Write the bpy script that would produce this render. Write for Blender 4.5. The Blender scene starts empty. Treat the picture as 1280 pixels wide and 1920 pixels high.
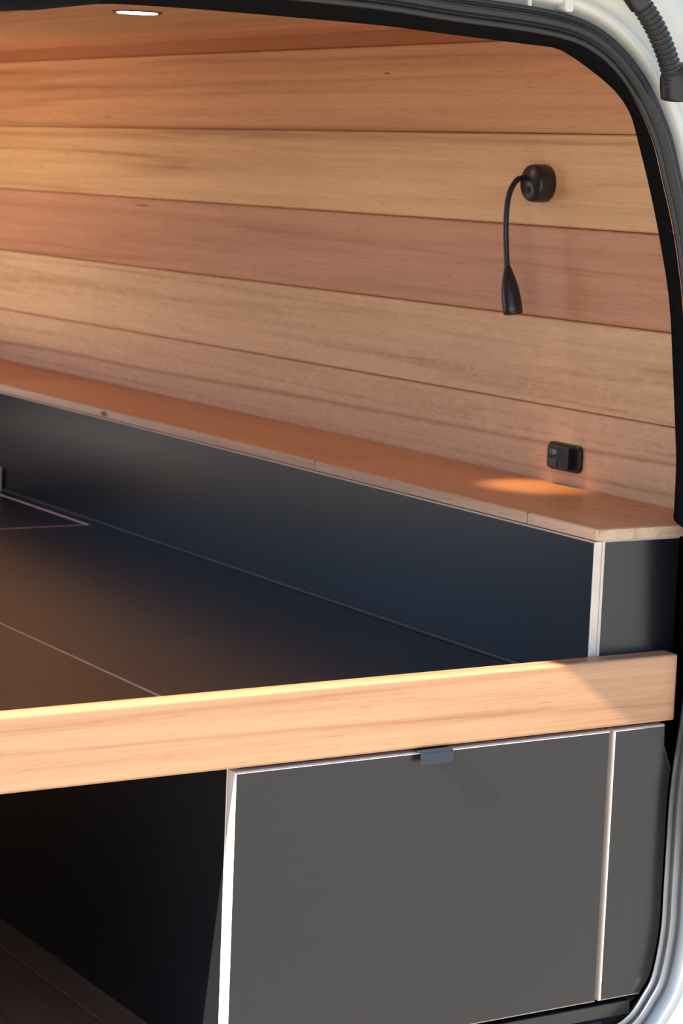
import bpy, bmesh, math, random
from mathutils import Vector, Matrix

random.seed(7)
SC = bpy.context.scene
COL = SC.collection
H = 1.122                      # height of the camera above the van floor (floor top is z = 0)
XW = 2.165                     # face of the timber lined right wall
XL = 0.60                      # face of the left wall

# ------------------------------------------------------------------ camera
cam_d = bpy.data.cameras.new('camera')
cam = bpy.data.objects.new('camera', cam_d)
COL.objects.link(cam)
Rv = Vector((0.85402089, -0.51876066, 0.03918781))
Uv = Vector((0.04141448, 0.14288015, 0.98887315))
Fv = Vector((0.51858765, 0.84289539, -0.14350683))
m = Matrix.Identity(4)
for i in range(3):
    m[i][0], m[i][1], m[i][2] = Rv[i], Uv[i], -Fv[i]
m.translation = Vector((0.0, -2.45, H))
cam.matrix_world = m
cam_d.sensor_fit = 'VERTICAL'
cam_d.sensor_height = 22.3
cam_d.lens = 4450.0 / 1920.0 * 22.3
cam_d.clip_start = 0.05
cam_d.dof.use_dof = True
cam_d.dof.focus_distance = 2.9
cam_d.dof.aperture_fstop = 7.1
SC.camera = cam

# ------------------------------------------------------------------ world, sun, exposure
SUN = Vector((0.794, 0.108, -0.604)).normalized()      # travel direction of the sunlight
w = bpy.data.worlds.new('sky')
SC.world = w
w.use_nodes = True
wn = w.node_tree
sky = wn.nodes.new('ShaderNodeTexSky')
sky.sky_type = 'NISHITA'
sky.sun_disc = False
sky.sun_elevation = math.asin(-SUN.z)
sky.sun_rotation = math.atan2(-SUN.x, -SUN.y)
sky.air_density = 1.0
sky.dust_density = 0.0
sky.ozone_density = 6.0
sky.altitude = 2000.0
wn.links.new(sky.outputs[0], wn.nodes['Background'].inputs[0])
wn.nodes['Background'].inputs[1].default_value = 0.36
sd = bpy.data.lights.new('sun', 'SUN')
sd.energy = 19.5
sd.angle = math.radians(0.6)
sd.color = (1.0, 0.93, 0.84)
so = bpy.data.objects.new('sun', sd)
so.rotation_euler = SUN.to_track_quat('-Z', 'Y').to_euler()
so.location = (-3, -1, 5)
COL.objects.link(so)
vs = SC.view_settings
SC.display_settings.display_device = 'sRGB'
vs.view_transform = 'Standard'
vs.look = 'None'
vs.gamma = 1.0
vs.use_curve_mapping = False
vs.exposure = 0.08
SC.cycles.use_denoising = True

# ------------------------------------------------------------------ materials
def s2l(c):
    c /= 255.0
    return c / 12.92 if c <= 0.04045 else ((c + 0.055) / 1.055) ** 2.4
def rgb(r, g, b):
    return (s2l(r), s2l(g), s2l(b), 1.0)

class NT:
    def __init__(s, name):
        s.m = bpy.data.materials.new(name)
        s.m.use_nodes = True
        s.t = s.m.node_tree
        s.b = s.t.nodes['Principled BSDF']
    def n(s, typ, **kw):
        o = s.t.nodes.new(typ)
        for k, v in kw.items():
            setattr(o, k, v)
        return o
    def l(s, a, b):
        s.t.links.new(a, b)
    def val(s, sock, v):
        if hasattr(v, 'is_linked') or isinstance(v, bpy.types.NodeSocket):
            s.l(v, sock)
        else:
            sock.default_value = v
    def math(s, op, a, b=None, c=None):
        o = s.n('ShaderNodeMath', operation=op)
        s.val(o.inputs[0], a)
        if b is not None: s.val(o.inputs[1], b)
        if c is not None: s.val(o.inputs[2], c)
        return o.outputs[0]
    def ramp(s, fac, stops):
        o = s.n('ShaderNodeValToRGB')
        s.l(fac, o.inputs[0])
        e = o.color_ramp.elements
        while len(e) < len(stops): e.new(0.5)
        for k, (p, c) in enumerate(stops):
            e[k].position = p
            e[k].color = c if len(c) == 4 else (*c, 1)
        return o.outputs[0]
    def noise(s, vec, scale, detail=3, rough=0.5, dist=0.0):
        o = s.n('ShaderNodeTexNoise')
        s.l(vec, o.inputs['Vector'])
        o.inputs['Scale'].default_value = scale
        o.inputs['Detail'].default_value = detail
        o.inputs['Roughness'].default_value = rough
        o.inputs['Distortion'].default_value = dist
        return o.outputs['Fac']
    def mapping(s, vec, scale):
        o = s.n('ShaderNodeMapping')
        s.l(vec, o.inputs[0])
        o.inputs['Scale'].default_value = scale
        return o.outputs[0]
    def bump(s, h, strength, dist=0.001):
        o = s.n('ShaderNodeBump')
        s.l(h, o.inputs['Height'])
        o.inputs['Strength'].default_value = strength
        o.inputs['Distance'].default_value = dist
        s.l(o.outputs[0], s.b.inputs['Normal'])
    def mul(s, a, b):
        o = s.n('ShaderNodeMix', data_type='RGBA', blend_type='MULTIPLY')
        o.inputs[0].default_value = 1.0
        s.val(o.inputs[6], a); s.val(o.inputs[7], b)
        return o.outputs[2]

def simple(name, col, rough=0.5, metal=0.0, spec=0.5, noise_amt=0.0, nscale=40, bump=0.0, bscale=600):
    t = NT(name)
    t.b.inputs['Base Color'].default_value = col
    t.b.inputs['Roughness'].default_value = rough
    t.b.inputs['Metallic'].default_value = metal
    t.b.inputs['Specular IOR Level'].default_value = spec
    tc = t.n('ShaderNodeTexCoord').outputs['Object']
    if noise_amt:
        f = t.noise(tc, nscale, 4)
        lo = tuple(c * (1 - noise_amt) for c in col[:3]); hi = tuple(min(1, c * (1 + noise_amt)) for c in col[:3])
        t.l(t.ramp(f, [(0.3, lo), (0.7, hi)]), t.b.inputs['Base Color'])
    if bump:
        t.bump(t.noise(tc, bscale, 2), bump, 0.0005)
    return t.m

def wood(name, axis, rough=0.42, contrast=1.0, fleck=0.0, spec=0.4, vein=None):
    """grain along the given axis; the tint is each board's own object colour"""
    t = NT(name)
    tc = t.n('ShaderNodeTexCoord').outputs['Object']
    oi = t.n('ShaderNodeObjectInfo')
    off = t.n('ShaderNodeVectorMath', operation='MULTIPLY_ADD')
    cmb = t.n('ShaderNodeCombineXYZ')
    for k in range(3): t.l(oi.outputs['Random'], cmb.inputs[k])
    t.l(cmb.outputs[0], off.inputs[0]); off.inputs[1].default_value = (17.3, 23.9, 31.1); t.l(tc, off.inputs[2])
    v = off.outputs[0]
    def sc(al, ac):
        return tuple(al if k == axis else ac for k in range(3))
    broad = t.noise(t.mapping(v, sc(0.34, 14)), 1.0, 3, 0.55, 0.35)
    mid = t.noise(t.mapping(v, sc(1.6, 70)), 1.0, 3, 0.6, 0.3)
    fine = t.noise(t.mapping(v, sc(6, 420)), 1.0, 2, 0.6)
    pore = t.noise(t.mapping(v, sc(22, 900)), 1.0, 1)
    a = t.math('MULTIPLY_ADD', broad, 0.75, -0.375)
    a = t.math('MULTIPLY_ADD', mid, 0.62, t.math('ADD', a, -0.31))
    a = t.math('MULTIPLY_ADD', fine, 0.34, t.math('ADD', a, -0.17))
    if fleck:
        fl = t.noise(t.mapping(v, sc(16, 34)), 1.0, 3, 0.6, 2.2)
        fl = t.math('SMOOTH_MAX', t.math('ADD', fl, -0.5), 0.0, 0.05)
        a = t.math('MULTIPLY_ADD', fl, fleck, a)
    ring = t.math('ABSOLUTE', t.math('SUBTRACT', t.noise(t.mapping(v, sc(0.30, 15)), 1.0, 1, 0.4, 0.2), 0.5))
    ring = t.math('SMOOTH_MIN', t.math('MULTIPLY', ring, 12.0), 0.5, 0.2)
    a = t.math('MULTIPLY_ADD', ring, 0.40, t.math('ADD', a, -0.17))
    a = t.math('MULTIPLY_ADD', a, contrast, 0.5)
    k = t.ramp(a, [(0.12, (0.56, 0.46, 0.40)), (0.36, (0.86, 0.81, 0.77)), (0.55, (1.0, 1.0, 1.0)), (0.85, (1.14, 1.19, 1.22))])
    p = t.ramp(pore, [(0.27, (0.72, 0.66, 0.6)), (0.36, (1, 1, 1))])
    col = t.mul(t.mul(oi.outputs['Color'], k), p)
    if vein is not None:        # one dark wandering vein along the board
        sx = t.n('ShaderNodeSeparateXYZ'); t.l(tc, sx.inputs[0])
        wob = t.math('MULTIPLY_ADD', t.noise(t.mapping(v, (0, 1.1, 0)), 1.0, 3, 0.5), 0.018, t.math('MULTIPLY_ADD', sx.outputs[1], 0.0098, -vein - 0.009))
        d = t.math('ABSOLUTE', t.math('ADD', sx.outputs[2], wob))
        col = t.mul(col, t.ramp(t.math('MULTIPLY', d, 100.0), [(0.0, (0.62, 0.54, 0.48)), (0.22, (0.80, 0.75, 0.71)), (0.75, (1, 1, 1))]))
    t.l(col, t.b.inputs['Base Color'])
    t.b.inputs['Roughness'].default_value = rough
    t.b.inputs['Specular IOR Level'].default_value = spec
    t.bump(fine, 0.12, 0.0004)
    return t.m

def laminate(name):
    """black phenolic film with dust specks and a few scuffs"""
    t = NT(name)
    tc = t.n('ShaderNodeTexCoord').outputs['Object']
    base = (0.0080, 0.0085, 0.0100)
    sp = t.noise(tc, 150, 0)
    scuff = t.noise(tc, 5.5, 3, 0.6)
    c = t.ramp(sp, [(0.925, base), (0.945, (0.09, 0.09, 0.09))])
    t.l(c, t.b.inputs['Base Color'])
    t.l(t.ramp(scuff, [(0.25, (0.28,) * 3), (0.75, (0.31,) * 3)]), t.b.inputs['Roughness'])
    t.b.inputs['Specular IOR Level'].default_value = 0.62
    return t.m

def plywood(name, axis):
    t = NT(name)
    tc = t.n('ShaderNodeTexCoord').outputs['Object']
    sx = t.n('ShaderNodeSeparateXYZ'); t.l(tc, sx.inputs[0])
    f = t.math('FRACT', t.math('MULTIPLY_ADD', sx.outputs[axis], 1 / 0.0036, 0.25))
    c = t.ramp(f, [(0.0, (0.62, 0.47, 0.35)), (0.42, (0.78, 0.66, 0.53)), (0.5, (0.55, 0.39, 0.29)), (0.58, (0.78, 0.66, 0.53)), (1.0, (0.84, 0.73, 0.60))])
    g = t.noise(t.mapping(tc, (30, 30, 30)), 1, 3)
    c = t.mul(c, t.ramp(g, [(0.3, (0.9, 0.88, 0.86)), (0.7, (1, 1, 1))]))
    t.l(c, t.b.inputs['Base Color'])
    t.b.inputs['Roughness'].default_value = 0.55
    t.b.inputs['Specular IOR Level'].default_value = 0.3
    return t.m

M = {}
M['wood_y'] = wood('timber grain along the van', 1)
M['wood_y_fleck'] = wood('flecked timber grain along the van', 1, fleck=0.8)
M['wood_vein'] = wood('flecked timber with a dark vein', 1, fleck=1.1, vein=.0535)
M['wood_lid'] = wood('oiled timber shelf', 1, rough=0.36, contrast=0.7)
M['steel'] = simple('brushed steel', (0.62, 0.58, 0.50, 1), 0.26, metal=1.0)
M['pale_top'] = simple('pale glossy bounce top', (0.78, 0.70, 0.58, 1), 0.16, spec=0.6, noise_amt=0.04, nscale=6)
M['wood_x'] = wood('timber grain across the van', 0, rough=0.4, contrast=0.9)
M['floor'] = wood('dark timber floor', 1, rough=0.5, contrast=1.2)
M['lam'] = laminate('black phenolic laminate')
M['ply_x'] = plywood('plywood layers across', 0)
M['ply_y'] = plywood('plywood layers along', 1)
M['ply_z'] = plywood('plywood layers flat', 2)
M['black'] = simple('black plastic', (0.010, 0.010, 0.011, 1), 0.42, spec=0.35, bump=0.08)
M['matte'] = simple('matte black trim', (0.007, 0.007, 0.008, 1), 0.7, spec=0.12)
M['satin'] = simple('satin black metal', (0.012, 0.0125, 0.0135, 1), 0.33, spec=0.6)
M['rubber'] = simple('black rubber', (0.020, 0.021, 0.022, 1), 0.36, spec=0.45, noise_amt=0.25, nscale=30)
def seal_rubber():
    # black rubber, the sunlit look of its lower run put into the colour
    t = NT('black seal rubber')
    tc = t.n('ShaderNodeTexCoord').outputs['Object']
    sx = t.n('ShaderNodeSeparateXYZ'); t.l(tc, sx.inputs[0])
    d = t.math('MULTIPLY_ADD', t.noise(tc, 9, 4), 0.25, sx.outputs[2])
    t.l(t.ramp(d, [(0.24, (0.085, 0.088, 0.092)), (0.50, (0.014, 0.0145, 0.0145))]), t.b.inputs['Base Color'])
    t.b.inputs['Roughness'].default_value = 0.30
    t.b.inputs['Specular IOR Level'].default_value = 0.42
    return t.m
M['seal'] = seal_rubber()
M['felt'] = simple('black felt lining', (0.011, 0.011, 0.012, 1), 0.95, spec=0.0, bump=0.3, bscale=900)
M['paint'] = simple('white van paint', (0.62, 0.61, 0.55, 1), 0.22, noise_amt=0.05, nscale=8)
M['pull'] = simple('dark anodised metal', (0.045, 0.055, 0.07, 1), 0.32, metal=0.6)
M['strip'] = simple('grey edge strip', (0.07, 0.075, 0.085, 1), 0.35)
M['dark'] = simple('dark backing', (0.02, 0.014, 0.010, 1), 0.8)
M['lining'] = simple('charcoal cab lining', (0.03, 0.03, 0.032, 1), 0.8, noise_amt=0.2)
M['print'] = simple('grey print', (0.32, 0.32, 0.36, 1), 0.5)
M['concrete'] = simple('pale concrete', (0.37, 0.335, 0.275, 1), 0.9, noise_amt=0.12, nscale=3)
def emis(name, col, st):
    t = NT(name)
    t.b.inputs['Base Color'].default_value = (*col, 1)
    t.b.inputs['Emission Color'].default_value = (*col, 1)
    t.b.inputs['Emission Strength'].default_value = st
    return t.m
M['led'] = emis('warm led lens', (1.0, 0.86, 0.60), 60.0)
M['bulb'] = emis('warm reading bulb', (1.0, 0.72, 0.36), 6.0)
g = NT('window glass')
g.b.inputs['Roughness'].default_value = 0.02
g.b.inputs['Transmission Weight'].default_value = 1.0
g.b.inputs['Base Color'].default_value = (0.8, 0.86, 0.85, 1)
M['glass'] = g.m

# ------------------------------------------------------------------ builders (heights are given from the camera level, H is added on linking)
def worldloc(o):
    v = Vector((0, 0, 0))
    while o is not None:
        v += o.location
        o = o.parent
    return v
def tag(o, label=None, cat=None, group=None, kind=None):
    for k, v in (('label', label), ('category', cat), ('group', group), ('kind', kind)):
        if v: o[k] = v
    return o
def empty(name, loc):
    o = bpy.data.objects.new(name, None)
    o.empty_display_size = 0.05
    o.location = (loc[0], loc[1], loc[2] + H)
    COL.objects.link(o)
    return o
def link(name, bm, mat, parent=None, smooth=False, tint=None):
    bmesh.ops.recalc_face_normals(bm, faces=bm.faces[:])
    lo = [min(v.co[k] for v in bm.verts) for k in range(3)]
    hi = [max(v.co[k] for v in bm.verts) for k in range(3)]
    c = Vector(((lo[0] + hi[0]) / 2, (lo[1] + hi[1]) / 2, lo[2]))
    for v in bm.verts: v.co -= c
    if smooth:
        for f in bm.faces: f.smooth = True
    me = bpy.data.meshes.new(name)
    bm.to_mesh(me); bm.free()
    for mm in (mat if isinstance(mat, (list, tuple)) else [mat]): me.materials.append(mm)
    o = bpy.data.objects.new(name, me)
    COL.objects.link(o)
    wl = c + Vector((0, 0, H))
    if parent is not None:
        o.parent = parent
        o.location = wl - worldloc(parent)
    else:
        o.location = wl
    if tint: o.color = (*tint[:3], 1)
    return o
def box_bm(x0, x1, y0, y1, z0, z1, ch=0.0, seg=1, bm=None):
    own = bm is None
    b2 = bmesh.new()
    vs_ = [b2.verts.new((x, y, z)) for x in (x0, x1) for y in (y0, y1) for z in (z0, z1)]
    for f in ((0, 1, 3, 2), (4, 6, 7, 5), (0, 4, 5, 1), (2, 3, 7, 6), (0, 2, 6, 4), (1, 5, 7, 3)):
        b2.faces.new([vs_[i] for i in f])
    if ch: bmesh.ops.bevel(b2, geom=b2.edges[:], offset=ch, segments=seg, profile=0.5, affect='EDGES')
    if own: return b2
    me = bpy.data.meshes.new('tmp'); b2.to_mesh(me); b2.free(); bm.from_mesh(me); bpy.data.meshes.remove(me)
    return bm
def box(name, x0, x1, y0, y1, z0, z1, mat, parent=None, ch=0.0, seg=1, tint=None, smooth=False):
    return link(name, box_bm(x0, x1, y0, y1, z0, z1, ch, seg), mat, parent, smooth, tint)
def prism(name, poly, axis, a0, a1, mat, parent=None, ch=0.0, tint=None):
    """polygon (pairs of the two other axes, in order) extruded along axis"""
    bm = bmesh.new()
    def P(u, v, a):
        return {0: (a, u, v), 1: (u, a, v), 2: (u, v, a)}[axis]
    A = [bm.verts.new(P(u, v, a0)) for u, v in poly]
    B = [bm.verts.new(P(u, v, a1)) for u, v in poly]
    n = len(poly)
    bm.faces.new(A); bm.faces.new(B[::-1])
    for i in range(n): bm.faces.new((A[i], A[(i + 1) % n], B[(i + 1) % n], B[i]))
    if ch:
        bmesh.ops.recalc_face_normals(bm, faces=bm.faces[:])
        caps = set()
        for f in bm.faces:
            if len(f.verts) == n and (n != 4 or all(abs(v.co[axis] - f.verts[0].co[axis]) < 1e-7 for v in f.verts)):
                caps.update(f.edges)
        bmesh.ops.bevel(bm, geom=list(caps), offset=ch, segments=1, affect='EDGES')
    return link(name, bm, mat, parent, tint=tint)
def inset(poly, d):
    n = len(poly)
    ar = sum(poly[i][0] * poly[(i + 1) % n][1] - poly[(i + 1) % n][0] * poly[i][1] for i in range(n))
    s = 1 if ar > 0 else -1
    out = []
    for i in range(n):
        p0, p1, p2 = Vector(poly[i - 1]), Vector(poly[i]), Vector(poly[(i + 1) % n])
        a = (p1 - p0).normalized(); b = (p2 - p1).normalized()
        na = Vector((-a.y, a.x)) * s; nb = Vector((-b.y, b.x)) * s
        k = (na + nb); k = k / max(0.2, k.dot(na))
        q = p1 + k * d
        out.append((q.x, q.y))
    return out
def tube_bm(pts, rad, n=12, caps=True, bm=None):
    """pts with a radius each, swept with parallel transport"""
    bm = bm or bmesh.new()
    pts = [Vector(p) for p in pts]
    rings = []
    t0 = (pts[1] - pts[0]).normalized()
    u = t0.orthogonal().normalized()
    for i, p in enumerate(pts):
        t = (pts[min(i + 1, len(pts) - 1)] - pts[max(i - 1, 0)])
        t = t.normalized() if t.length > 1e-9 else t0
        u = (u - t * u.dot(t)).normalized()
        v = t.cross(u)
        r = rad[i] if isinstance(rad, (list, tuple)) else rad
        rings.append([bm.verts.new(p + (u * math.cos(2 * math.pi * k / n) + v * math.sin(2 * math.pi * k / n)) * r) for k in range(n)])
    for a, b in zip(rings, rings[1:]):
        for k in range(n): bm.faces.new((a[k], a[(k + 1) % n], b[(k + 1) % n], b[k]))
    if caps:
        bm.faces.new(rings[0][::-1]); bm.faces.new(rings[-1])
    return bm
def smooth_pts(pts, k):
    """Catmull-Rom, k steps between neighbouring points"""
    P = [Vector(p) for p in pts]
    out = []
    for i in range(len(P) - 1):
        p0, p1, p2, p3 = P[max(i - 1, 0)], P[i], P[i + 1], P[min(i + 2, len(P) - 1)]
        for j in range(k):
            t = j / k
            out.append(0.5 * ((2 * p1) + (p2 - p0) * t + (2 * p0 - 5 * p1 + 4 * p2 - p3) * t * t + (3 * p1 - p0 - 3 * p2 + p3) * t ** 3))
    out.append(P[-1])
    return out
def resample(P, n):
    L = [0.0]
    for a, b in zip(P, P[1:]): L.append(L[-1] + (b - a).length)
    out = []; j = 0
    for i in range(n):
        s = L[-1] * i / (n - 1)
        while j < len(P) - 2 and L[j + 1] < s: j += 1
        f = (s - L[j]) / max(1e-9, L[j + 1] - L[j])
        out.append(P[j].lerp(P[j + 1], min(1, max(0, f))))
    return out
def loft_bm(rows, bm=None):
    bm = bm or bmesh.new()
    R = [[bm.verts.new(p) for p in r] for r in rows]
    for a, b in zip(R, R[1:]):
        for k in range(len(a) - 1): bm.faces.new((a[k], a[k + 1], b[k + 1], b[k]))
    return bm

FLOOR = -H
# ------------------------------------------------------------------ the setting
box('ground', -70, 70, -70, 70, FLOOR - 0.72, FLOOR - 0.62, M['concrete'])['kind'] = 'structure'
fl = box('floor', XL, XW + 0.02, 0.02, 3.3, FLOOR - 0.05, FLOOR - 0.006, M['dark']); fl['kind'] = 'structure'
fx = XL
k = 0
while fx < XW - 0.01:
    x1 = min(fx + 0.18, XW)
    box('plank', fx + 0.0007, x1 - 0.0007, 0.02, 3.29, FLOOR - 0.006, FLOOR, M['floor'], fl, ch=0.001,
        tint=[c * (0.93 + 0.14 * random.random()) for c in (0.15, 0.088, 0.064)])
    fx = x1; k += 1
# right wall: five timber boards over a dark backing
wr = box('wall_right', XW + 0.012, XW + 0.03, 0.10, 3.3, FLOOR, 0.26, M['dark']); wr['kind'] = 'structure'
seams = [0.2065, 0.0635, -0.0765, -0.2150, -0.3485, -0.4705]
tints = [(0.70, 0.345, 0.160), (0.82, 0.475, 0.225), (0.63, 0.290, 0.153), (0.76, 0.455, 0.240), (0.74, 0.435, 0.240)]
for i in range(5):
    box('plank', XW, XW + 0.012, 0.10, 3.3, seams[i + 1] + 0.0006, seams[i] - 0.0006, M[('wood_y', 'wood_y', 'wood_y', 'wood_y_fleck', 'wood_vein')[i]], wr, ch=0.0022, tint=tints[i])
for (yy, zz, ll, pi) in ((.978, .1595, .013, 0), (1.878, -.0915, .045, 2)):
    pk = [c for c in wr.children if c.name.startswith('plank')][pi]
    prism('grain_crack', [(yy - ll, zz), (yy, zz + .0013), (yy + ll, zz + .0004), (yy, zz - .0008)], 0, XW - .0002, XW + .002, M['dark'], pk)
# ceiling boards
ce = box('ceiling', XL, XW + 0.02, 0.10, 3.3, 0.246, 0.262, M['dark']); ce['kind'] = 'structure'
cx = XW - 0.021
while cx > XL + 0.01:
    x0 = max(XL, cx - 0.138)
    box('plank', x0 + 0.0006, cx - 0.0006, 0.10, 3.3, 0.229, 0.246, M['wood_y'], ce, ch=0.002,
        tint=[c * (0.93 + 0.14 * random.random()) for c in (0.70, 0.36, 0.165)])
    cx = x0
# sloping cornice strip between wall and ceiling
prism('trim_1', [(XW + 0.010, 0.2065), (XW - 0.0005, 0.2065), (XW - 0.0215, 0.2285), (XW - 0.0215, 0.244), (XW + 0.010, 0.244)], 1, 0.10, 3.3,
      M['wood_y'], tint=(0.44, 0.155, 0.062))['kind'] = 'structure'
# left wall with the open sliding door, cab bulkhead
wl = bpy.data.objects.new('wall_left', None); COL.objects.link(wl); wl.location = (XL, 0, 0); wl['kind'] = 'structure'
DY0, DY1 = 1.62, 2.85
box('lining_panel', XL - 0.06, XL, 0.004, DY0, FLOOR, 0.26, M['wood_y'], wl, tint=(0.72, 0.40, 0.19))
box('lining_panel', XL - 0.06, XL, DY1, 3.05, FLOOR, 0.26, M['lining'], wl)
box('cab_door_panel', XL - 0.06, XL, 3.05, 4.2, FLOOR, -.42, M['lining'], wl)
box('cab_door_header', XL - 0.06, XL, 3.05, 4.2, 0.14, 0.26, M['lining'], wl)
box('door_header', XL - 0.06, XL, DY0, DY1, 0.13, 0.26, M['lining'], wl)
wf = box('wall_front', XL - 0.06, XW + 0.03, 4.20, 4.26, FLOOR - 0.05, -.36, M['lining']); wf['kind'] = 'structure'
box('added_windscreen_block', XL - 0.06, XW + 0.03, 4.20, 4.22, -.36, .262, M['lining'], wf)  # unseen closure, added to keep windscreen light out of the reflections
box('cab_side_panel', XW + .012, XW + .03, 3.3, 4.2, FLOOR, -.42, M['lining'], wr)
box('cab_roof_lining', XL, XW + 0.02, 3.3, 4.2, 0.246, 0.262, M['lining'], ce)
box('cab_floor', XL, XW + 0.02, 3.3, 4.2, FLOOR - .05, FLOOR - .006, M['lining'], fl)

# ------------------------------------------------------------------ van body with its rear opening
body = empty('van_body', (1.335, 0.0, FLOOR - 0.1))
body['kind'] = 'structure'
XC = 1.335
half = [(0, .190), (.177, .187), (.291, .180), (.411, .174), (.477, .166), (.520, .150), (.555, .125), (.585, .092), (.614, .046), (.632, -.001),
        (.650, -.049), (.666, -.104), (.682, -.180), (.699, -.322), (.710, -.466), (.7175, -.600), (.7195, -.690), (.712, -.760), (.7065, -.830), (.706, -.900), (.706, -.968),
        (.706, -1.011), (.702, -1.047), (.694, -1.084), (.681, -1.105), (.659, -1.131), (.627, -1.145), (.582, -1.149), (.3, -1.150), (0, -1.150)]
hp = [Vector((a, b, 0)) for a, b in half]
hp = smooth_pts(hp, 4)
loop = [Vector((XC + p.x, 0, p.y)) for p in hp] + [Vector((XC - p.x, 0, p.y)) for p in hp[-2:0:-1]]
NL = len(loop)
nor = []
for i in range(NL):
    t = loop[(i + 1) % NL] - loop[i - 1]
    n = Vector((-t.z, 0, t.x)).normalized()
    if n.dot(loop[i] - Vector((XC, 0, -0.45))) < 0: n = -n
    nor.append(n)
def ring_loft(name, prof, mat, parent, sel=None, smooth=True, yl=None):
    rows = []
    for o_, y_ in prof:
        rows.append([loop[i] + nor[i] * o_ + Vector((0, y_, 0)) for i in range(NL)] )
    bm = bmesh.new()
    R = [[bm.verts.new(p) for p in r] for r in rows]
    for a, b in zip(R, R[1:]):
        for k in range(NL):
            bm.faces.new((a[k], a[(k + 1) % NL], b[(k + 1) % NL], b[k]))
    return link(name, bm, mat, parent, smooth)
seal_prof = [(.012, .000), (.004, -.008), (.0005, -.0125), (.0012, -.0148), (.0045, -.0165), (.008, -.0150), (.0095, -.0115), (.0115, -.0115), (.0130, -.0165),
             (.0165, -.0200), (.0205, -.0200), (.0230, -.0170), (.0240, -.0125), (.0258, -.0120), (.0272, -.0150), (.0300, -.0155), (.0325, -.0120), (.0330, -.004), (.030, .010)]
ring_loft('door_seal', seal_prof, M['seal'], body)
frame_prof = [(.029, .006), (.030, .002), (.032, .002), (.036, .000), (.040, -.006), (.0425, -.014), (.046, -.017), (.053, -.018), (.056, -.0155), (.061, -.0155), (.066, -.021),
              (.085, -.027), (.110, -.030), (.135, -.028), (.150, -.012), (.158, .030), (.160, .075)]
ring_loft('rear_frame', frame_prof, M['paint'], body)
box('roof_panel', XL - 0.07, XW + 0.09, 0.05, 4.3, 0.275, 0.33, M['paint'], body, ch=0.02, seg=2)
box('side_panel', XW + 0.045, XW + 0.09, 0.05, 3.3, FLOOR - 0.1, 0.29, M['paint'], body, ch=0.015, seg=2)
for x0, x1 in ((.42, .67), (2.00, 2.25)): box('corner_panel', x0, x1, .077, .099, .195, .31, M['paint'], body, ch=.004)
for x0, x1 in ((.42, .50), (2.18, 2.25)): box('corner_panel', x0, x1, .077, .099, FLOOR - .1, .194, M['paint'], body, ch=.004)
box('header_panel', .67, 2.00, .077, .099, .265, .31, M['paint'], body, ch=.004)
box('hinge_bracket', 1.792, 1.806, -0.022, 0.02, 0.203, 0.236, M['paint'], body, ch=0.003)
box('hinge_bracket', 1.742, 1.748, -0.012, 0.02, 0.203, 0.236, M['paint'], body, ch=0.002)
box('gutter_channel', 1.30, 1.800, -0.006, 0.03, 0.219, 0.225, M['paint'], body, ch=0.002)
# felt lined reveal between the seal and the timber
inner = [(0.63, .163), (.993, .161), (1.088, .163), (1.12, .163), (1.168, .170), (1.215, .177), (1.291, .179), (1.384, .179), (1.587, .177), (1.707, .172), (1.826, .167),
         (1.867, .165), (1.894, .156), (1.93, .138), (1.976, .112), (1.997, .089), (2.011, .056), (2.034, -.002), (2.058, -.073), (2.083, -.16), (2.096, -.248),
         (2.108, -.339), (2.113, -.374), (2.114, -.434), (2.1135, -.461)]
inP = resample(smooth_pts([(a, 0.1, b) for a, b in inner], 4), 120)
outL = [p for p in hp if p.y > -.466]
outP = resample([Vector((0.64, -.007, .187))] + [Vector((XC + p.x + 0.003, -.007, p.y + 0.0025)) for p in outL], 120)
rows = []
for f_ in (0, .2, .4, .6, .8, 1.0):
    rows.append([o_.lerp(i_, f_) + (Vector((0, 0.012, 0)) * math.sin(math.pi * f_)) for o_, i_ in zip(outP, inP)])
rows.append([p + Vector((.010, .012, .004)) for p in inP])
# bottom closing edge of the felt
bm = loft_bm(rows)
link('reveal_lining', bm, M['felt'], body, True)
low = [p for p in hp if -.482 > p.y and p.y > -1.14 and p.x > .6]
rows = []
for dx, y_ in ((.0135, .001), (.034, .030), (.060, .090), (.085, .160)):
    rows.append([Vector((min(XC + p.x + dx, XW + .01), y_, p.y)) for p in low])
link('pillar_lining', loft_bm(rows), M['felt'], body, True)
# small black striker cover hanging from the header
prism('latch_cover', [(0.93, .1585), (1.069, .1605), (1.100, .1612), (1.147, .167), (1.193, .174), (1.20, .190), (0.93, .190)], 1, 0.055, 0.115, M['matte'], body, ch=0.003)
# rear sill under the cabinet
prism('rear_sill', [(.003, FLOOR - .020), (.010, FLOOR - .012), (.030, FLOOR - .012), (.030, FLOOR - .06), (-.004, FLOOR - .06)], 0, .72, 1.96, M['black'], body, ch=0.001)
# raised tailgate, out of the picture above: its left edge shades the right end of the rail
tg = bmesh.new()
TX0, TX1 = 0.64, 2.03
rows = []
for y_, zb, zt in ((-.02, .262, .30), (-.165, .288, .335), (-.35, .335, .39), (-.75, .39, .45), (-1.15, .41, .47)):
    rows.append([(TX0, y_, zb), (TX1, y_, zb), (TX1, y_, zt), (TX0, y_, zt), (TX0, y_, zb)])
loft_bm(rows, tg)
bmesh.ops.remove_doubles(tg, verts=tg.verts[:], dist=1e-5)
ends = [e for e in tg.edges if e.is_boundary]
bmesh.ops.holes_fill(tg, edges=ends)
link('tailgate', tg, M['paint'], body)

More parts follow.
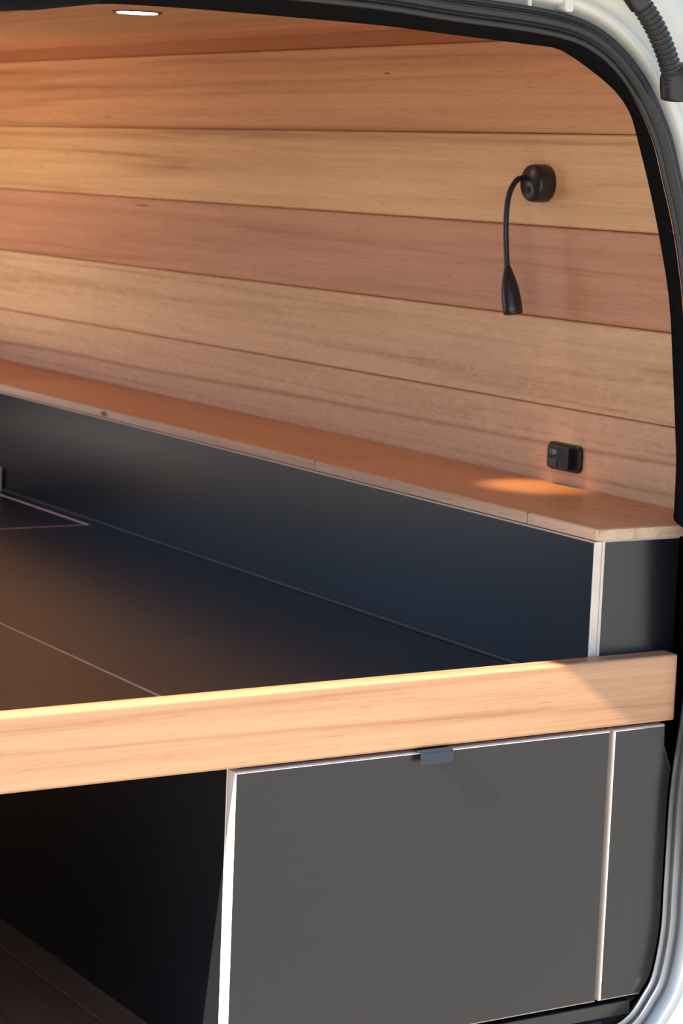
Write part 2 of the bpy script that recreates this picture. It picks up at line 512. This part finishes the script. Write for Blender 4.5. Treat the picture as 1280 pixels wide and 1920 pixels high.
# ------------------------------------------------------------------ wiring conduit at the tailgate hinge
wc = empty('wiring_conduit', (1.94, -0.05, 0.10))
tag(wc, 'black corrugated rubber wiring conduit at the upper right corner outside the opening', 'conduit')
path = smooth_pts([(1.835, -.062, .262), (1.858, -.066, .232), (1.876, -.068, .212), (1.897, -.068, .188), (1.917, -.066, .160), (1.932, -.062, .134), (1.940, -.056, .108)], 14)
plain = [p for p in path if p.z > .214]
rib = [p for p in path if p.z <= .217]
link('sleeve', tube_bm(plain, 0.0155, 14), M['rubber'], wc, True)
rib = resample(rib, 73)
link('corrugated_tube', tube_bm(rib, [0.0138 if (i // 2) % 2 == 0 else 0.0118 for i in range(len(rib))], 14), M['rubber'], wc, False)
link('grommet', tube_bm([(1.938, -.060, .1430), (1.9395, -.0597, .1400), (1.9430, -.059, .1320), (1.9460, -.058, .120), (1.9480, -.057, .109), (1.9490, -.056, .1035)],
                        [.0135, .0180, .0215, .0225, .0220, .0215], 18), M['rubber'], wc, True)

# ------------------------------------------------------------------ timber rail across the opening
link('timber_rail', box_bm(.63, 2.0515, -.0015, .030, -.7265, -.6345, .0035, 3), M['wood_x'], None, True, tint=(0.565, 0.300, 0.148))
rail = bpy.data.objects['timber_rail']
for p in rail.data.polygons: p.use_smooth = False
tag(rail, 'pale timber rail across the van opening above the black cabinet door', 'rail')

# ------------------------------------------------------------------ rear cabinet under the bed
cab = empty('rear_cabinet', (1.70, 0.3, FLOOR))
tag(cab, 'black laminate cabinet under the bed at the right of the rear opening', 'cabinet')
def faced(name, poly, axis, a0, a1, edge_mat, parent, front=True, back=False, ch=.0022, lift=.0004):
    """plywood panel with an eased pale edge and a thin black laminate face"""
    o = prism(name, poly, axis, a0, a1, edge_mat, parent, ch=ch)
    ins = inset(poly, ch)
    lo, hi = min(a0, a1), max(a0, a1)
    if front: prism('laminate_face', ins, axis, lo - lift, lo + lift, M['lam'], o)
    if back: prism('laminate_face', ins, axis, hi - lift, hi + lift, M['lam'], o)
    return o
zb, zt = -1.1105, -.7315
door = faced('door', [(1.3705, zb), (1.9440, zb), (1.9440, zt), (1.3705, zt)], 1, 0.0, 0.018, M['ply_y'], cab, back=True)
door['label'] = 'black laminate door with pale plywood edges'
rb = [(p.x + XC + .0085, p.y) for p in hp if p.y < -.785 and p.y > zb and p.x > .6]
fpoly = [(1.9500, zb), (rb[-1][0] - .004, zb)] + rb[::-1] + [(2.0385, -.7615), (2.0375, zt), (1.9500, zt)]
faced('filler_panel', fpoly, 1, 0.0, 0.018, M['ply_y'], cab)
faced('side_panel', [(.0195, FLOOR + .001), (1.95, FLOOR + .001), (1.95, -.728), (.0195, -.728)], 0, 1.3705, 1.3885, M['ply_x'], cab, ch=.0012)
box('bed_bearer', 1.372, 1.387, .034, 1.95, -.728, -.6945, M['lam'], cab)
box('bed_bearer', 1.39, 1.92, .40, .415, -.78, -.6945, M['lam'], cab)
box('plinth', 1.3885, 2.005, .001, .016, FLOOR - .0145, zb - .0065, M['lam'], cab, ch=.0008)
# folded metal finger pull on the door's top edge
pull = [(.012, -.7300), (.012, -.7285), (-.0065, -.7285)]
for a in range(0, 91, 15):
    pass
arc = lambda r: [(-.0065 - r * math.sin(math.radians(a)), -.7335 + r * math.cos(math.radians(a)) - .000) for a in range(0, 91, 15)]
outer = [(.014, -.7285)] + arc(.0050) + [(-.0122, -.7455)]
inn = [(.014, -.7300)] + arc(.0035) + [(-.0107, -.7455)]
pb = bmesh.new()
for x in (0,): pass
poly = outer + inn[::-1]
fp = prism('finger_pull', poly, 0, 1.6335, 1.6825, M['pull'], door)
fp['label'] = 'dark folded metal finger pull'

# ------------------------------------------------------------------ side locker along the right wall
XB = 1.926
lock = empty('side_locker', (2.05, .9, -.70))
tag(lock, 'long black locker along the right wall under the timber shelf lids', 'locker')
sp = faced('side_panel', [(.034, -.697), (3.0, -.697), (3.0, -.4805), (.034, -.4805)], 0, XB, XB + .0135, M['ply_x'], lock, ch=.0016)
sp['label'] = 'long black side panel facing the bed'
box('base_strip', XB - .0045, XB, .034, 2.4, -.6795, -.6745, M['strip'], lock, ch=.001)
ep = faced('end_panel', [(XB + .0135, -.697), (2.070, -.697), (2.070, -.4790), (XB + .0135, -.4790)], 1, .0315, .0465, M['ply_y'], lock, ch=.0020)
ep['label'] = 'short olive black end panel facing the rear'

# ------------------------------------------------------------------ shelf lids (each lifts off)
lid_lab = ['short timber shelf lid at the rear corner of the locker', 'middle timber shelf lid below the reading lamp',
           'longest timber shelf lid, with a knot in its front edge', 'far timber shelf lid at the left edge of the picture']
cuts = [.034, .194, .773, 2.108, 3.0]
LX0 = 1.9305
lt = [(0.76, 0.37, 0.185), (0.72, 0.345, 0.160), (0.69, 0.33, 0.150), (0.60, 0.25, 0.105)]
for i in range(4):
    o = box('shelf_lid', LX0, XW - .001, cuts[i] + (.0010 if i else 0), cuts[i + 1] - .0010, -.4798, -.4631, M['wood_lid'], None, ch=.0012, tint=lt[i])
    tag(o, lid_lab[i], 'shelf lid', 'timber lids on the side locker')
    # solid timber lipping along the front edge (and round the rear end of the first lid)
    lp = box('edge_lipping', LX0 - .0016, LX0 + .0006, cuts[i] + .0010, cuts[i + 1] - .0010, -.4790, -.4642, M['wood_y'], o, ch=.0004, tint=(0.72, 0.47, 0.30))
    if i < 3:
        box('joint_shade', LX0 - .0009, XW - .002, cuts[i + 1] - .0009, cuts[i + 1] + .0009, -.4785, -.4637, M['matte'], o)  # black filler standing in for the shade inside the gap
    if i == 0:
        box('end_lipping', LX0 + .001, XW - .030, .0325, .0345, -.4790, -.4640, M['wood_y'], o, ch=.0004, tint=(0.66, 0.44, 0.27))
    if i == 2:
        kb = tube_bm([(LX0 - .0020, 1.545, -.4745), (LX0 - .0012, 1.545, -.4745)], [.0075, .0085], 12)
        for v in kb.verts: v.co.y = 1.545 + (v.co.y - 1.545) * 1.9; v.co.z = -.4725 + (v.co.z + .4745) * .6
        link('knot', kb, simple('knot', (0.20, 0.08, 0.04, 1), .5), o)

# ------------------------------------------------------------------ bed platform panels
def bed_panel(x0, x1, y0, y1, label, z1=-.6790):
    o = box('bed_panel', x0, x1, y0, y1, z1 - .015, z1 - .0003, M['ply_z'], None, ch=.0022)
    tag(o, label, 'bed panel', 'black bed base panels')
    box('laminate_face', x0 + .0022, x1 - .0022, y0 + .0022, y1 - .0022, z1 - .0007, z1, M['lam'], o)
    return o
poly = [(1.3700, .0315), (1.9215, .0315), (1.9215, 1.995), (1.8980, 1.995), (1.8980, 1.5320), (1.3700, 1.5320)]
o = prism('bed_panel', poly, 2, -.6940, -.6793, M['ply_z'], None, ch=.0022)
tag(o, 'black bed panel beside the locker, right of the pale seam', 'bed panel', 'black bed base panels')
prism('laminate_face', inset(poly, .0022), 2, -.6797, -.6790, M['lam'], o)
bed_panel(.63, 1.3685, .0315, 1.5310, 'black bed panel left of the pale seam, nearest the left edge')
bed_panel(1.3700, 1.8935, 1.5350, 1.995, 'far black bed panel set into the cutout by the locker', -.6790)
bench = empty('bench', (1.45, 2.5, FLOOR))  # holds the visible end panel and the added unseen bench
tag(bench, 'low plywood end panel just showing at the far left, with an added unseen bench behind', 'bench')
faced('end_panel', [(.66, FLOOR + .001), (1.9225, FLOOR + .001), (1.9225, -.632), (.66, -.632)], 1, 1.998, 2.013, M['ply_y'], bench, front=False)
box('added_bench_top', .66, 1.9225, 2.046, 2.95, -.665, -.640, M['pale_top'], bench, ch=.002)  # unseen top and front added behind the end panel to bounce sunlight
box('added_front_panel', .66, .678, 2.046, 2.95, FLOOR + .001, -.666, M['wood_y'], bench, ch=.002, tint=(.60, .33, .17))
box('added_steel_reflector', .80, 1.36, 2.07, 2.85, -.6399, -.630, M['steel'], bench, ch=.002)  # unseen steel plate added to reflect the sun onto the wall
# unseen panel and bearer added across the aisle to set the light in the void
faced('added_aisle_panel', [(.034, FLOOR + .001), (1.95, FLOOR + .001), (1.95, -.6945), (.034, -.6945)], 0, .96, .978, M['ply_x'], wl, ch=.0012)
box('bed_bearer', .62, .958, .40, .415, -.78, -.6945, M['lam'], wl)  # unseen bearer, added with the aisle panel

# ------------------------------------------------------------------ reading lamp
lamp = empty('reading_lamp', (XW, .514, -.040))
tag(lamp, 'black gooseneck reading lamp on the timber wall, head hanging down', 'lamp')
LY, LZ = .514, -.012
lb = bmesh.new()
prof = [(0, .0285), (.004, .0290), (.020, .0288), (.0265, .0275), (.0285, .0255)]
tube_bm([(XW - d, LY, LZ) for d, r in prof], [r for d, r in prof], 40, True, lb)
link('wall_base', lb, M['satin'], lamp, True)
link('switch_button', tube_bm([(XW - .0280, LY + .004, LZ - .011), (XW - .0300, LY + .004, LZ - .011), (XW - .0306, LY + .004, LZ - .011)], [.0050, .0048, .0036], 16), M['black'], lamp, True)
neck = smooth_pts([(XW - .026, .5270, -.0050), (2.1270, .5270, -.0055), (2.1165, .5255, -.0120), (2.1055, .5230, -.0290), (2.1000, .5200, -.0520), (2.0980, .5170, -.0800),
                   (2.0975, .5130, -.1100), (2.0970, .5080, -.1350), (2.0972, .5040, -.1480)], 6)
link('gooseneck', tube_bm(neck, .0043, 14), M['satin'], lamp, True)
a = Vector((2.0970, .5065, -.1390)); b = Vector((2.0984, .4880, -.2085))
hprof = [(0, .0046), (.04, .0060), (.12, .0074), (.28, .0107), (.48, .0135), (.68, .0149), (.85, .0153), (.98, .0150), (1.0, .0143)]
hd = tube_bm([a.lerp(b, t) for t, r in hprof], [r for t, r in hprof], 28, False)
# hollow mouth
hd2 = tube_bm([a.lerp(b, t) for t in (1.0, .97, .90)], [.0143, .0128, .0120], 28, False, hd)
bmesh.ops.remove_doubles(hd, verts=hd.verts[:], dist=1e-5)
head = link('lamp_head', hd, M['satin'], lamp, True)
link('lens', tube_bm([a.lerp(b, .90), a.lerp(b, .905)], [.0118, .0118], 20), M['bulb'], head)
ld = bpy.data.lights.new('reading_light', 'SPOT')
ld.energy = 3.6
ld.color = (1.0, 0.66, 0.29)
ld.spot_size = math.radians(44); ld.spot_blend = 1.0; ld.shadow_soft_size = .008
lo_ = bpy.data.objects.new('reading_light', ld)
lo_.parent = head
pw = a.lerp(b, .96) + Vector((0, 0, H))
lo_.location = pw - worldloc(head)
lo_.rotation_euler = (b - a).to_track_quat('-Z', 'Y').to_euler()
COL.objects.link(lo_)

# ------------------------------------------------------------------ power socket
sk = empty('power_socket', (XW, .42, -.442))
tag(sk, 'small black power socket on the timber wall above the shelf', 'socket')
def rrect(y0, y1, z0, z1, r, n=6):
    out = []
    for cy, cz, a0 in ((y1 - r, z1 - r, 0), (y0 + r, z1 - r, 90), (y0 + r, z0 + r, 180), (y1 - r, z0 + r, 270)):
        for k in range(n + 1):
            an = math.radians(a0 + 90 * k / n)
            out.append((cy + r * math.cos(an), cz + r * math.sin(an)))
    return out
prism('mounting_plate', rrect(.381, .464, -.4425, -.4005, .010), 0, XW - .007, XW, M['black'], sk, ch=.0015)
prism('socket_body', rrect(.397, .450, -.4385, -.4045, .003), 0, XW - .018, XW - .006, M['black'], sk, ch=.001)
prism('socket_flap', rrect(.424, .446, -.4365, -.4235, .002), 0, XW - .0195, XW - .017, M['satin'], sk, ch=.0005)
fc = bpy.data.curves.new('socket_text', 'FONT')
fc.body = '12V'
fc.size = .0105
fc.align_x = 'CENTER'; fc.align_y = 'CENTER'
fc.extrude = .0002
tmp = bpy.data.objects.new('socket_text', fc)
COL.objects.link(tmp)
dg = bpy.context.evaluated_depsgraph_get()
tme = bpy.data.meshes.new_from_object(tmp.evaluated_get(dg))
bpy.data.objects.remove(tmp)
tb = bmesh.new(); tb.from_mesh(tme)
for v in tb.verts:
    x, y, z = v.co
    v.co = Vector((XW - .0183 - z, .4345 - x * 1.15, -.4145 + y))
link('printed_text', tb, M['print'], sk)['label'] = 'pale grey printed characters'

# ------------------------------------------------------------------ ceiling downlight
dl = empty('downlight', (1.69, .967, .2285))
tag(dl, 'round lit downlight in the timber ceiling', 'light')
n = 40
db = bmesh.new()
prof = [(.0395, .2295), (.0398, .2278), (.0385, .2268), (.0325, .2268), (.0318, .2290)]
rows = [[(1.69 + r * math.cos(2 * math.pi * k / n), .967 + r * math.sin(2 * math.pi * k / n), z) for k in range(n + 1)] for r, z in prof]
loft_bm(rows, db); bmesh.ops.remove_doubles(db, verts=db.verts[:], dist=1e-6)
link('trim_ring', db, M['satin'], dl, True)
link('lens', tube_bm([(1.69, .967, .2292), (1.69, .967, .2272)], [.0320, .0320], n), M['led'], dl)
